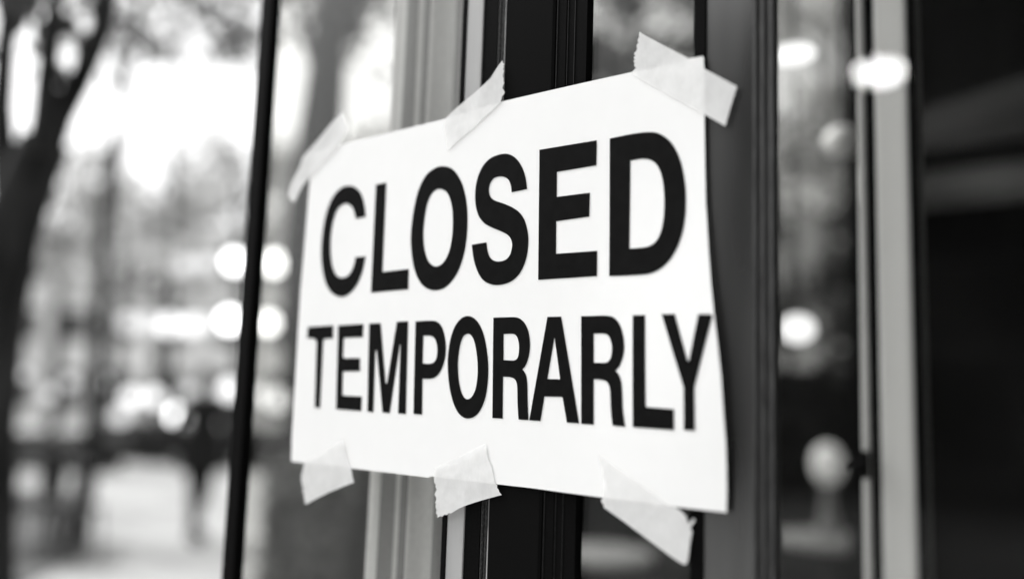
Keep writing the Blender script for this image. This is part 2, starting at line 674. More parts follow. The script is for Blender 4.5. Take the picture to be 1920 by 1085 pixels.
TEMP = [
    glyph(ZT, [(160, 185, c), (368, 172, c), (365, 277, c), (308, 281), (289, 290), (285, 315, c), (260, 843, c), (217, 838, c),
               (232, 318, c), (227, 292), (205, 278), (155, 277, c)]),
    glyph(ZT, [(408, 172, c), (613, 160, c), (608, 267, c), (460, 273, c), (453, 282, c), (446, 425, c), (455, 439, c), (586, 438, c),
               (585, 544, c), (452, 546, c), (446, 555, c), (441, 735, c), (450, 743, c), (600, 750, c), (595, 868, c), (390, 852, c)]),
    glyph(ZT, [(660, 157, c), (753, 154, c), (794, 641, c), (800, 646, c), (806, 640, c), (885, 143, c), (977, 138, c), (958, 892, c),
               (895, 887, c), (915, 330, c), (909, 330, c), (827, 884, c), (768, 880, c), (722, 375, c), (711, 375, c), (694, 878, c), (645, 872, c)]),
    glyph(ZT, [(1037, 140, c), (1170, 134), (1222, 150), (1260, 205), (1281, 310), (1281, 410), (1260, 500), (1225, 568),
               (1175, 603), (1094, 606, c), (1090, 897, c), (1020, 892, c)],
          [(1101, 257, c), (1155, 256), (1190, 275), (1209, 320), (1214, 380), (1206, 440), (1185, 473), (1150, 484), (1095, 482, c)]),
    glyph(ZT, [(1463, 96), (1410, 115), (1360, 175), (1325, 270), (1304, 390), (1299, 500), (1310, 650), (1335, 770),
               (1370, 860), (1412, 910), (1463, 929), (1518, 912), (1565, 860), (1605, 760), (1625, 630), (1629, 510),
               (1619, 390), (1595, 260), (1560, 170), (1515, 115)],
          [(1463, 240), (1425, 265), (1399, 340), (1385, 440), (1383, 530), (1390, 620), (1406, 700), (1430, 753), (1460, 773),
           (1495, 752), (1525, 690), (1540, 600), (1543, 500), (1535, 400), (1516, 305), (1492, 256)]),
    glyph(ZR, [(123, 75, c), (240, 72, c), (320, 71), (372, 87), (415, 130), (447, 205), (461, 310), (456, 400), (437, 478), (414, 525),
               (390, 553, c), (413, 580), (430, 630), (437, 705), (440, 850), (447, 1020, c), (356, 1015, c), (347, 870), (345, 745),
               (339, 680), (320, 642), (280, 624), (212, 619, c), (208, 1006, c), (114, 1001, c)],
          [(217, 226, c), (300, 224), (335, 242), (355, 290), (361, 350), (357, 410), (345, 450), (320, 469), (290, 471), (216, 467, c)]),
    glyph(ZR, [(623, 68, c), (750, 66, c), (916, 1051, c), (802, 1043, c), (764, 815, c), (755, 806, c), (595, 802, c), (558, 1029, c), (455, 1022, c)],
          [(686, 264, c), (690, 264, c), (740, 640, c), (736, 644, c), (622, 641, c)]),
    glyph(ZD, [(624, 94, c), (720, 92, c), (820, 90), (882, 106), (928, 165), (953, 250), (961, 340), (950, 412), (925, 480), (892, 520, c),
               (920, 552), (938, 612), (945, 700), (950, 820), (968, 958, c), (870, 948, c), (858, 850), (853, 730), (847, 655),
               (825, 607), (780, 590), (722, 586, c), (722, 941, c), (624, 934, c)],
          [(722, 230, c), (800, 229), (840, 250), (861, 305), (865, 350), (858, 410), (840, 443), (810, 458), (722, 457, c)]),
    glyph(ZD, [(1028, 87, c), (1124, 85, c), (1128, 794, c), (1136, 804, c), (1350, 820, c), (1350, 984, c), (1028, 960, c)]),
    glyph(ZD, [(1254, 78, c), (1356, 77, c), (1455, 437, c), (1462, 444, c), (1469, 437, c), (1540, 78, c), (1640, 78, c), (1652, 92, c), (1510, 650, c),
               (1514, 988, c), (1428, 985, c), (1426, 650, c)]),
]
for word in (CLOSED, TEMP):
    link_raw('lettering', sheet_mesh(word, .0004, .012), M['ink'], sign)

# ------------------------------------------------------------------ masking tape
TAPES = [
    ('narrow curled strip of white masking tape on the top left paper corner',
     [(640.9, 210.5), (643.6, 213), (646.8, 222), (651, 234), (650.5, 244), (645, 257), (636.7, 271), (626.5, 283), (600.8, 312.3),
      (581.4, 332.6), (567.6, 349), (559.3, 365.7), (554.5, 377), (551, 379), (547.4, 377.5), (541.2, 364), (545.5, 347), (554.7, 327),
      (563, 312), (567.6, 295.8), (576.8, 284.7), (595.2, 264.5), (617.3, 236.8), (632, 219)]),
    ('ragged strip of white masking tape on the upper paper edge above the O',
     [(942.5, 113.4), (943.4, 118), (946, 121), (943.8, 124), (945.4, 127), (943.2, 130), (945.8, 133), (944.4, 137), (943.2, 144), (945, 148),
      (944.4, 152), (946, 156), (943.6, 161), (942.5, 166), (945.6, 170), (946.8, 174.2), (944.8, 178),
      (942, 181), (940.6, 187), (939.7, 191), (925.9, 204.6), (906, 223), (887.2, 240.6), (865, 259.5), (842.9, 279.3), (838.8, 282), (837, 268), (836, 254),
      (831.9, 243), (834.6, 224), (851, 207), (878.9, 183.9), (909.3, 157.6), (920.4, 146.6), (934.2, 124.4)]),
    ('broad strip of white masking tape lying across the top right paper corner',
     [(1201, 60.2), (1205.5, 64.2), (1248, 87), (1291.6, 110.3), (1319.2, 105.6), (1321.3, 129.5), (1352, 146), (1382.5, 162.9), (1379, 173), (1370.5, 200.5),
      (1365, 219), (1360, 236.5), (1323, 216), (1254, 178.6), (1215, 156), (1183.5, 138.5), (1186, 134), (1189.5, 131), (1192.6, 127.4), (1188.6, 123), (1190.6, 119),
      (1187.6, 115), (1191, 112), (1188.2, 108.6), (1191.6, 105), (1188.6, 101), (1192.6, 97.4), (1195.4, 92), (1193.8, 86), (1197.6, 81), (1195.8, 76), (1199.2, 70), (1198.4, 64.5)]),
    ('short torn piece of white masking tape, at the bottom left paper corner',
     [(643.7, 822.2), (647.9, 839), (650.7, 855.9), (656.3, 872.7), (660.5, 884), (661.5, 893), (664.7, 903.7), (646.5, 910.7), (618.4, 922),
      (595.9, 933), (576, 944), (571.4, 943.6), (572.2, 936), (569.6, 931.8), (571, 926), (567, 920.5), (569.6, 914), (566, 908), (566.8, 903), (563.8, 898),
      (567, 895), (564.3, 890), (567.4, 886), (568.3, 879), (570.6, 868.5), (581.8, 861.5), (612.7, 840.4)]),
    ('ragged piece of white masking tape on the middle of the lower paper edge',
     [(912.6, 830.6), (912.9, 844.6), (916.3, 861.5), (921, 870), (923.7, 878.4), (925, 890), (928.9, 906.5), (933, 908.5), (932.4, 914), (936, 917.7),
      (936.6, 921.5), (941.6, 927), (919, 933), (893.8, 940.2), (878, 945.5), (862.9, 951.4), (852, 958), (846, 962), (842.6, 960.6), (839, 964.4), (834, 964), (830.6, 967.4), (825, 967),
      (820.2, 970.5), (821.4, 965), (817.6, 961), (819.8, 955), (816.8, 950), (818.2, 944), (815.9, 941), (819, 936), (818, 931), (815.2, 926.5), (817.4, 921), (819.6, 917), (816.6, 912), (817.8, 908),
      (814.4, 903), (814.5, 878.4), (832, 869.5), (851.6, 860), (882, 845.4)]),
    ('long slanting masking tape strip with a loose shred at the lower right paper edge',
     [(1122.5, 853), (1153, 873.6), (1184.8, 895.2), (1229.8, 929), (1255.1, 948.6), (1265, 949.6), (1277.6, 957), (1286, 965.5), (1290.6, 979), (1292.4, 981), (1299.4, 971.7),
      (1302, 970.6), (1303.8, 975.6), (1296.6, 985.4), (1295.2, 990), (1298.9, 996.4), (1296.4, 1005), (1294.6, 1015), (1293, 1027), (1290.6, 1045), (1288.4, 1055), (1285, 1057.6),
      (1281, 1056.8), (1263.5, 1045.6), (1213, 1009), (1170, 977), (1132.8, 950.5), (1132.4, 945), (1129.4, 942), (1127.4, 937.4), (1130.6, 934), (1131.4, 931), (1132, 906.5), (1128.6, 881.2)]),
]


def tape_tilt(x, z):
    n = noise.noise(Vector((x * 60, z * 25, 3.0)))
    return .0005 + .0004 * n


for lab, pts in TAPES:
    bm = sheet_mesh([[pts]], .0006, .004, tilt=tape_tilt)
    o = link_raw('masking_tape', bm, M['tape'])
    tag(o, lab, 'tape', 'strips of masking tape')

# ------------------------------------------------------------------ shopfront
ZT0 = 3.6


def fx(px, y=0.0):
    """x on the shopfront of a vertical line that meets the photo's top row at px."""
    return on_y(px, 0, y).x


GY = .012   # glass plane; a pane starts where the reveal beside it meets the glass


def pane(name, xa, xb, parent, mat):
    link(name, box(xa, xb, GY, GY + .004, .06, ZT0 - .02), mat, parent)


# corner window: slim post, pane, sash
cw = thing('corner_window', (fx(700), GY, 0), 'tall corner window pane between the slim dark post and the sign', 'window')
link('corner_post', box(fx(490), fx(524, GY), .0, GY + .004, 0, ZT0, .0015), M['frame_black'], cw)
pane('glass_pane', fx(524, GY) + .0005, fx(866) + .004, cw, M['glass'])
link('sash', box(fx(865), fx(877.5, .004), .003, GY - .0004, 0, ZT0, .0008), M['frame_black'], cw)
link('pale_stop', box(fx(877.5, .004) + .0003, fx(908, .005), .004, .05, 0, ZT0, .0008), M['pale_jamb'], cw)

# sign door: stepped stile with gasket, pane, slim outer stile
sdoor = thing('glazed_door', (fx(1030), 0, 0), 'black framed glass door carrying the taped paper sign', 'door')
XD = fx(1109, GY)
st = [(fx(908, .005) + .0003, .0055), (fx(929), .0055), (fx(930), .0075), (fx(947.5), .0075), (fx(948), .0045), (fx(1041), .0045), (fx(1042), .0035),
      (fx(1059), .0035), (fx(1060), .005), (XD, .005), (XD, GY + .0042), (fx(908, .005) + .0003, GY + .0042)]
bm = bmesh.new()
add_profile(bm, st, 0, ZT0)
link('stile', bm, M['frame_black'], sdoor)
bm = bmesh.new()
add_profile(bm, [(fx(949.6), .001), (fx(1036), .001), (fx(1040), .0022), (fx(1040), .0042), (fx(949.6), .0042)], 0.01, ZT0 - .01)
link('face_plate', bm, M['frame_face'], sdoor)
bm = bmesh.new()
for q, w in ((1042.6, 1.3), (1060.8, 1.2), (1074, .9)):
    add_box(bm, fx(q), fx(q + w), .0027 if q < 1050 else .0042, .0048, .01, ZT0 - .01)
link('glazing_bead', bm, M['bead'], sdoor)
bm = bmesh.new()
xa, xb = fx(930), fx(945)
for i in range(2):
    xm = xa + (xb - xa) * (.28 + .44 * i)
    add_tube(bm, [(xm, .0068, 0.02)] + [(xm + .0001 * math.sin(k * 1.7 + i), .0068, .02 + (ZT0 - .04) * k / 60) for k in range(1, 61)], (xb - xa) * .24, 10)
link('gasket', bm, M['gasket'], sdoor)
bm = bmesh.new()
add_profile(bm, [(fx(947.9), .0006), (fx(949.5), .0006), (fx(949.5), .0042), (fx(947.9), .0042)], .02, ZT0 - .02)
link('edge_strip', bm, M['frame_edge'], sdoor)
pane('glass_pane', XD + .0003, fx(1300) + .002, sdoor, M['glass'])
link('slim_stile', box(fx(1300), fx(1323), .001, GY - .0004, 0, ZT0, .001), M['frame_black'], sdoor)

# filler panel with rubber-lined edge
fp = thing('filler_panel', (fx(1370), .01, 0), 'flat dark grey lacquered panel right of the sign, edged by ribbed rubber', 'panel')
link('sheet_panel', box(fx(1323.5), fx(1410), .003, .05, 0, ZT0), M['grey_panel'], fp)
XF = fx(1455, GY)
st = [(fx(1410.5), .001), (fx(1416), .001), (fx(1417), .0035), (fx(1424), .0035), (fx(1425), .0008), (fx(1431), .0008), (fx(1432), .003), (fx(1440), .003), (fx(1441), .0006), (fx(1448), .0006),
      (fx(1449), .002), (XF, .002), (XF, GY + .0042), (fx(1410.5), GY + .0042)]
bm = bmesh.new()
add_profile(bm, st, 0, ZT0)
link('ribbed_edge', bm, M['ribbed'], fp)

# second door, pale jamb
d2 = thing('side_door', (fx(1600), .01, 0), 'narrow glass door with pale jamb and small latch, right of the dark panel', 'door')
link('glass_pane', box(fx(1456, -.004), fx(1716, -.004), -.004, -.001, .03, ZT0 - .02), M['glass'], d2)
link('edge_rail', box(fx(1601), fx(1617, .004), .001, GY - .0004, 0, ZT0, .002), M['rail'], d2)
link('recess', box(fx(1617, .004) + .0003, fx(1633), .006, .05, 0, ZT0), M['frame_face'], d2)
link('jamb', box(fx(1633) + .0003, fx(1694), .0015, .05, 0, ZT0, .003), M['white_jamb'], d2)
XJ = fx(1712, GY)
link('outer_stop', box(fx(1694) + .0003, XJ, .004, GY + .0042, 0, ZT0), M['frame_black'], d2)
pl = on_y(1618, 868, 0)
bm = bmesh.new()
add_box(bm, pl.x + .001, pl.x + .007, -.008, -.0041, pl.z - .011, pl.z + .010, .0015)
add_tube(bm, [(pl.x + .004, -.008, pl.z + .002), (pl.x + .002, -.012, pl.z), (pl.x - .005, -.014, pl.z - .003)], [.003, .003, .002], 10)
link('latch', bm, M['frame_black'], d2)

# dark window at the right
dw = thing('dark_window', (fx(1850), .01, 0), 'dark tinted window pane at the right edge of the shopfront', 'window')
pane('glass_pane', XJ + .0003, XJ + 1.6, dw, M['glass_dark'])
link('outer_frame', box(XJ + 1.6003, XJ + 1.68, 0, .05, 0, ZT0), M['frame_black'], dw)

# glazed side return of the shop
XC = (fx(490) + fx(524, GY)) / 2
YB = 2.55
rw = thing('return_window', (XC, 1.3, 0), 'clear glass side wall of the shop behind the corner post', 'window')
link('glass_pane', box(XC - .002, XC + .002, .018, YB - .06, .06, ZT0 - .02), M['glass'], rw)
link('back_post', box(XC - .03, XC + .03, YB - .06, YB, 0, ZT0), M['frame_black'], rw)

XE = XJ + 1.68
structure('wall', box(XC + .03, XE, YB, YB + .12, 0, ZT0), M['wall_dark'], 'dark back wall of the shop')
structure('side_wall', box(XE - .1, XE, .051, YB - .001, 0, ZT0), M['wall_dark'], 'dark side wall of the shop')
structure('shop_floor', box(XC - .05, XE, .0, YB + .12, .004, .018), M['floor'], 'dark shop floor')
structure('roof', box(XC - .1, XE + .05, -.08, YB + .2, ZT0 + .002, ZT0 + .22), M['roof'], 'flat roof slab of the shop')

# shelf and bulkhead seen through the dark pane
p0, p1 = on_y(1725, 365, YB - .25), on_y(1725, 305, YB - .25)
sh = link('wall_shelf', box(XC + .1, XE - .11, YB - .25, YB - .001, p0.z, p1.z, .004), M['shelf'])
tag(sh, 'thick grey shelf on the dark back wall behind the tinted window', 'shelf')
p0, p1 = on_y(1725, 285, YB - .5), on_y(1725, 205, YB - .5)
bm = bmesh.new()
xs0, xs1 = XC + .2, XE - .11
vs = [bm.verts.new(v) for v in ((xs0, YB - .5, p0.z), (xs1, YB - .5, p0.z), (xs1, YB - .1, p1.z + .5), (xs0, YB - .1, p1.z + .12))]
vb = [bm.verts.new((v.co.x, YB - .001, v.co.z)) for v in vs]
bm.faces.new(vs)
for i in range(4):
    bm.faces.new((vs[i], vs[(i + 1) % 4], vb[(i + 1) % 4], vb[i]))
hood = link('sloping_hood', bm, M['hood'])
tag(hood, 'sloping grey hood above the shelf on the dark back wall', 'hood')

# curtain gathered behind the corner pane
bm = bmesh.new()
NU, NV = 64, 40
yc = .06
grid = []
for j in range(NV + 1):
    v = j / NV
    z = .12 + (ZT0 - .2) * v
    vv = max(0, min(1, (z - 1.3) / .65))
    xl = fx(732 + 6 * vv, yc)
    xr = fx(905, yc)
    row = []
    for i in range(NU + 1):
        u = i / NU
        y = yc + .008 * math.sin(u * 2 * math.pi * 3.3 + .5 * math.sin(v * 5)) + 0.003 * math.sin(u * 31 + v * 2)
        row.append(bm.verts.new((xl + (xr - xl) * u, y, z)))
    grid.append(row)
for j in range(NV):
    for i in range(NU):
        bm.faces.new((grid[j][i], grid[j][i + 1], grid[j + 1][i + 1], grid[j + 1][i]))
bm.faces.index_update()
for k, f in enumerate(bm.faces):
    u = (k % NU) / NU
    f.material_index = 2 if .44 < u < .51 or .9 < u else 1 if (.2 < u < .31 or .34 < u < .45 or u > .7) else 0  # mid and dark fold shade painted in, as the pleats shade weakly
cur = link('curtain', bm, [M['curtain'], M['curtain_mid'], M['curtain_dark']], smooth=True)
tag(cur, 'pale pleated curtain gathered behind the corner pane, left of the black frame', 'curtain')


# pendants inside the shop
def pendant(px, py, depth, r, squash, mat, label):
    p = at(px, py, depth)
    t = thing('pendant_lamp', (p.x, p.y, p.z), label, 'lamp', 'pendant lamps inside the shop')
    b = bmesh.new()
    add_ball(b, p, r, 20, squash)
    link('shade', b, mat, t, True)
    b = bmesh.new()
    add_tube(b, [(p.x, p.y, p.z + r * squash), (p.x, p.y, ZT0)], .0022, 6)
    link('cord', b, M['cable'], t)


pendant(1486, 102, 2.0, .05, .3, M['pendant'], 'bright flat pendant lamp high behind the glass, beside the ribbed edge')
pendant(1495, 616, 2.0, .042, .85, M['pendant_globe'], 'small bright globe pendant lamp low behind the narrow glass door')
pendant(1578, 266, 2.0, .042, .9, M['opal'], 'unlit dull white globe pendant lamp beside the pale rail')

# ------------------------------------------------------------------ ground
bm = bmesh.new()
bmesh.ops.create_grid(bm, x_segments=1, y_segments=1, size=300)
structure('pavement', bm, M['pavement'], 'pale paved street and square')


bm = bmesh.new()
vs = [bm.verts.new((q.x, q.y, .004)) for q in (ground_at(-420, 6.2), ground_at(60, 6.6), ground_at(196, 8.4), ground_at(196, 13), ground_at(-300, 13))]
bm.faces.new(vs)  # dark sheet laid where the trees' shadow would fall
structure('planting_bed', bm, M['bed'], 'dark planting bed under the trees at the left')


# ------------------------------------------------------------------ trees
def limb(bm, p, d, length, r, depth, tips, spread=.5, wob=.18):
    pts, rr = [p.copy()], [r]
    n = 5
    dd = d.normalized()
    for i in range(n):
        dd = (dd + Vector((random.uniform(-wob, wob), random.uniform(-wob, wob), random.uniform(-.04, .12)))).normalized()
        pts.append(pts[-1] + dd * (length / n))
        rr.append(r * (1 - .5 * (i + 1) / n))
    add_tube(bm, pts, rr, 9 if r > .03 else 6)
    if depth == 0:
        tips.append(pts[-1])
        tips.append(pts[-3])
        return
    k = 3 if depth > 1 else 2
    for i in range(k):
        a = random.uniform(0, 2 * math.pi)
        side = dd.orthogonal().normalized()
        side = Matrix.Rotation(a + i * 2.1, 3, dd) @ side
        nd = (dd + side * random.uniform(spread * .7, spread * 1.4)).normalized()
        limb(bm, pts[-1 - (i % 2)], nd, length * random.uniform(.6, .8), rr[-1 - (i % 2)] * .8, depth - 1, tips, spread, wob)


def crown(bm, centres, n, size, spread):
    for i in range(n):
        cc = random.choice(centres)
        p = cc + Vector((random.gauss(0, spread), random.gauss(0, spread), random.gauss(0, spread * .7)))
        s = size * random.uniform(.6, 1.4)
        a = Vector((random.gauss(0, 1), random.gauss(0, 1), random.gauss(0, 1))).normalized()
        b = a.orthogonal().normalized()
        q = (p + a * s, p + b * s * .45, p - a * s, p - b * s * .45)
        bm.faces.new([bm.verts.new(v) for v in q])


def tree(base, h, r, label, leafmat, nleaf=1800, lsize=.09, lspread=.35, lean=(0, 0, 1), levels=2, spread=.55, group='trees along the street'):
    t = thing('street_tree', base, label, 'tree', group)
    b = bmesh.new()
    tips = []
    limb(b, Vector(base) - Vector((0, 0, .05)), Vector(lean), h * .45, r, levels, tips, spread)
    link('trunk', b, M['trunk'], t, True)
    b = bmesh.new()
    crown(b, tips, nleaf, lsize, lspread)
    link('crown', b, leafmat, t)
    return t


# the near forked tree at the left: its trunk and limbs follow the photo's fork
DT = 3.6
t1 = thing('street_tree', ground_at(-60, DT), 'dark forked tree trunk nearest the camera at the left', 'tree', 'trees along the street')
b = bmesh.new()
g = ground_at(-60, DT)


def spts(lst, depth):
    return [at(x, y, depth) for x, y in lst]


trunk_pts = [g] + spts([(-60, 1085), (-48, 800), (-20, 600), (20, 430), (62, 320), (88, 262)], DT)
pxm = DT / F_PX
add_tube(b, trunk_pts, [x * pxm for x in (88, 80, 68, 60, 52, 46, 44)], 14)
add_tube(b, spts([(76, 300), (112, 215), (150, 150), (182, 80), (200, 10), (212, -120), (240, -400), (262, -700)], DT),
         [x * pxm for x in (34, 26, 22, 20, 18, 15, 12, 8)], 10)
add_tube(b, spts([(82, 285), (84, 220), (88, 140), (98, 60), (108, -30), (112, -300), (90, -650)], DT - .15),
         [x * pxm for x in (30, 22, 19, 17, 15, 12, 8)], 10)
add_tube(b, spts([(20, 470), (8, 330), (2, 200), (10, 90), (22, -20), (14, -300), (-30, -650)], DT + .2),
         [x * pxm for x in (30, 26, 22, 20, 20, 14, 8)], 10)
add_tube(b, spts([(25, 60), (52, 0), (78, -90), (120, -300)], DT + .15), [x * pxm for x in (14, 13, 10, 6)], 8)
link('trunk', b, M['trunk'], t1, True)
b = bmesh.new()
cc = spts([(40, 40), (75, 15), (150, 30), (10, -60), (120, -120), (200, -160), (60, -250), (220, -300), (150, -420), (60, -500), (260, -520), (0, -380)], DT)
crown(b, cc, 500, .05, .14)
link('crown', b, M['leaf'], t1)

# tree seen through the corner pane
g2 = ground_at(585, 6.5)
t2 = thing('street_tree', g2, 'dark tree trunk seen through the corner pane above the sign', 'tree', 'trees along the street')
b = bmesh.new()
p6 = 6.5 / F_PX
add_tube(b, [g2] + spts([(578, 900), (572, 650), (570, 480), (586, 330), (606, 200), (614, 120), (620, 40), (628, -80), (640, -300), (650, -700)], 6.5),
         [x * p6 for x in (46, 44, 42, 42, 42, 40, 36, 33, 30, 26, 20, 10)], 12)
add_tube(b, spts([(612, 90), (640, 30), (690, -10), (760, -90), (850, -220)], 6.5), [x * p6 for x in (18, 15, 13, 11, 6)], 8)
add_tube(b, spts([(606, 170), (580, 100), (560, 20), (520, -80), (470, -220)], 6.5), [x * p6 for x in (14, 10, 9, 8, 5)], 8)
link('trunk', b, M['trunk_dark'], t2, True)
b = bmesh.new()
cc = spts([(640, 15), (680, -20), (760, -100), (720, -200), (560, -60), (500, -150), (640, -300), (600, -450), (800, -260), (460, -300)], 6.5)
crown(b, cc, 1300, .07, .28)
link('crown', b, M['leaf'], t2)

# slim tree with a limb crossing the sky
DM = 9.0
g3 = ground_at(172, DM)
t3 = thing('street_tree', g3, 'slim grey tree with sparse leaf clusters standing out against the bright sky', 'tree', 'trees along the street')
b = bmesh.new()
p13 = DM / F_PX
add_tube(b, [g3] + spts([(178, 800), (184, 600), (194, 420), (215, 250), (250, 90), (270, -60), (300, -400)], DM), [x * p13 for x in (20, 17, 14, 12, 8, 6, 5, 4)], 9)
add_tube(b, spts([(200, 380), (240, 270), (300, 215), (372, 198)], DM), [x * p13 for x in (5, 4, 3, 2)], 7)
add_tube(b, spts([(268, -50), (340, -30), (395, 30), (430, 85), (470, 110)], DM), [x * p13 for x in (9, 9, 8, 7, 4)], 7)
link('trunk', b, M['trunk'], t3, True)
b = bmesh.new()
crown(b, spts([(268, 82), (290, 80)], DM), 50, .08, .1)
crown(b, spts([(418, 75), (432, 95), (395, 30), (455, 90), (470, 60)], DM), 150, .075, .14)
crown(b, spts([(340, 215), (400, 208), (370, 200)], DM), 40, .05, .11)
crown(b, spts([(215, 50), (225, 95), (235, 20), (250, 130)], DM), 60, .08, .2)
crown(b, spts([(300, -60), (380, -90), (460, -60), (240, -150), (320, -250), (420, -200)], DM), 500, .08, .32)
link('crown', b, M['leaf_mid'], t3)

# sunlit trees behind: clumped crowns with gaps of sky


def clump_tree(px, depth, label, mat, clumps, per, lsize, trunk_r=9):
    """clumps: (px, py, radius in px at that depth)."""
    g = ground_at(px, depth)
    q = depth / F_PX
    t = thing('street_tree', g, label, 'tree', 'trees along the street')
    b = bmesh.new()
    top = min(c_[1] for c_ in clumps)
    bot = max(c_[1] for c_ in clumps)
    ax = [(px, bot + 60), (px + 4, bot), (px - 3, (top + bot) / 2), (px + 5, top)]
    add_tube(b, [g] + spts(ax, depth), [trunk_r * 1.2 * q, trunk_r * q, trunk_r * .8 * q, trunk_r * .55 * q, trunk_r * .2 * q], 9)
    for cx, cy, cr in clumps:
        add_tube(b, spts([(px, min(cy + 90, bot + 40)), ((px + cx) / 2 + 4, cy + 40), (cx, cy)], depth), [trunk_r * .4 * q, trunk_r * .28 * q, trunk_r * .1 * q], 6)
    link('trunk', b, M['trunk'], t, True)
    b = bmesh.new()
    for cx, cy, cr in clumps:
        ce = at(cx, cy, depth + random.uniform(-.6, .6))
        n = int(per * (cr / 30.0) ** 2)
        for i in range(n):
            p = ce + Vector((random.gauss(0, 1), random.gauss(0, 1), random.gauss(0, .8))) * (cr * q * .6)
            s_ = lsize * random.uniform(.5, 1.4)
            a_ = Vector((random.gauss(0, 1), random.gauss(0, 1), random.gauss(0, 1))).normalized()
            o_ = a_.orthogonal().normalized()
            b.faces.new([b.verts.new(v) for v in (p + a_ * s_, p + o_ * s_ * .5, p - a_ * s_, p - o_ * s_ * .5)])
    link('crown', b, mat, t)


def scatter(x0, x1, y0, y1, n, r0, r1):
    return [(random.uniform(x0, x1), random.uniform(y0, y1), random.uniform(r0, r1)) for _ in range(n)]


clump_tree(110, 24, 'pale leafy tree behind the forked trunk', M['leaf_pale'], scatter(40, 210, 290, 520, 14, 24, 44), 38, .2)
clump_tree(300, 27, 'pale leafy tree between the forked trunk and the slim dark post', M['leaf_pale'], scatter(190, 400, 300, 540, 17, 24, 46), 40, .22)
clump_tree(452, 25, 'pale leafy tree standing just behind the slim dark post', M['leaf_pale'], scatter(390, 560, 260, 520, 14, 24, 42), 38, .2)
clump_tree(225, 19, 'grey leafy tree whose high twigs break up the bright sky', M['leaf_pale'], scatter(120, 300, -40, 130, 11, 12, 26) + scatter(130, 420, 420, 560, 9, 24, 36), 26, .13, 7)
clump_tree(330, 21, 'grey leafy tree with an open canopy above the bright sky gap', M['leaf_mid'], scatter(215, 480, -60, 60, 15, 14, 30) + scatter(400, 490, 40, 130, 4, 14, 26), 24, .13, 5)
clump_tree(770, 14, 'pale leafy tree beyond the curtain and corner pane', M['leaf_pale'], scatter(640, 860, 230, 520, 12, 26, 46) + scatter(770, 860, 40, 220, 5, 24, 36), 50, .13)
clump_tree(1190, 9, 'leafy tree seen through the sign door above the paper', M['leaf'], scatter(1090, 1330, -60, 330, 22, 26, 50), 60, .075)
clump_tree(1300, 12, 'pale leafy tree partly behind the slim outer stile of the sign door', M['leaf_pale'], scatter(1120, 1420, -80, 320, 14, 20, 44), 50, .1)
clump_tree(1555, 9, 'pale leafy tree seen through the narrow glass door', M['leaf_pale'], scatter(1440, 1640, -80, 420, 20, 26, 48), 46, .075)
clump_tree(1475, 10.5, 'dark leafy tree deep behind the narrow glass door', M['leaf'], scatter(1420, 1620, 120, 640, 14, 26, 46), 50, .085)


# ------------------------------------------------------------------ hedges and buildings
def hedge(pa, pb, w, h, label, mat='leaf_dark', n=2600):
    pa, pb = Vector(pa), Vector(pb)
    d = (pb - pa)
    ln = d.length
    d.normalize()
    s = Vector((-d.y, d.x, 0))
    b = bmesh.new()
    for i in range(n):
        u, v, z = random.random(), random.uniform(-.5, .5), random.random()
        wob = .3 * noise.noise(Vector((u * ln * .9, 0, 0)))
        p = pa + d * (u * ln) + s * (v * w) + Vector((0, 0, z * h * (1 + wob)))
        sz = random.uniform(.05, .11)
        a = Vector((random.gauss(0, 1), random.gauss(0, 1), random.gauss(0, 1))).normalized()
        q = a.orthogonal().normalized()
        b.faces.new([b.verts.new(x) for x in (p + a * sz, p + q * sz * .5, p - a * sz, p - q * sz * .5)])
    core = bmesh.new()
    ang = math.atan2(d.y, d.x)
    add_box(core, -ln / 2, ln / 2, -w * .4, w * .4, 0, h * .93)
    bmesh.ops.transform(core, matrix=Matrix.Translation((pa + pb) / 2) @ Matrix.Rotation(ang, 4, 'Z'), verts=core.verts)
    me = bpy.data.meshes.new('tmp')
    core.to_mesh(me)
    core.free()
    b.from_mesh(me)
    bpy.data.meshes.remove(me)
    o = link('hedge', b, M[mat])
    return tag(o, label, 'hedge', 'clipped hedges')


hedge(ground_at(-120, 17), ground_at(215, 16), 1.0, .62, 'low hedge behind the cafe chairs at the left', 'leaf_mid')
hedge(ground_at(235, 19), ground_at(560, 17), 1.0, .72, 'low hedge closing the bright pavement near the slim dark post', 'leaf')
hedge(ground_at(556, 6.2), ground_at(722, 5.6), .5, 1.0, 'clipped grey hedge beyond the corner pane, below the sign', 'leaf_mid', 2200)
hedge(ground_at(1040, 7.2), ground_at(1720, 6.2), .8, 1.95, 'dark hedge behind the cafe table beyond the shop glass')


def wall_mat(name, v):
    return noisy(name, v * .85, v * 1.1, .6, .85, .15)


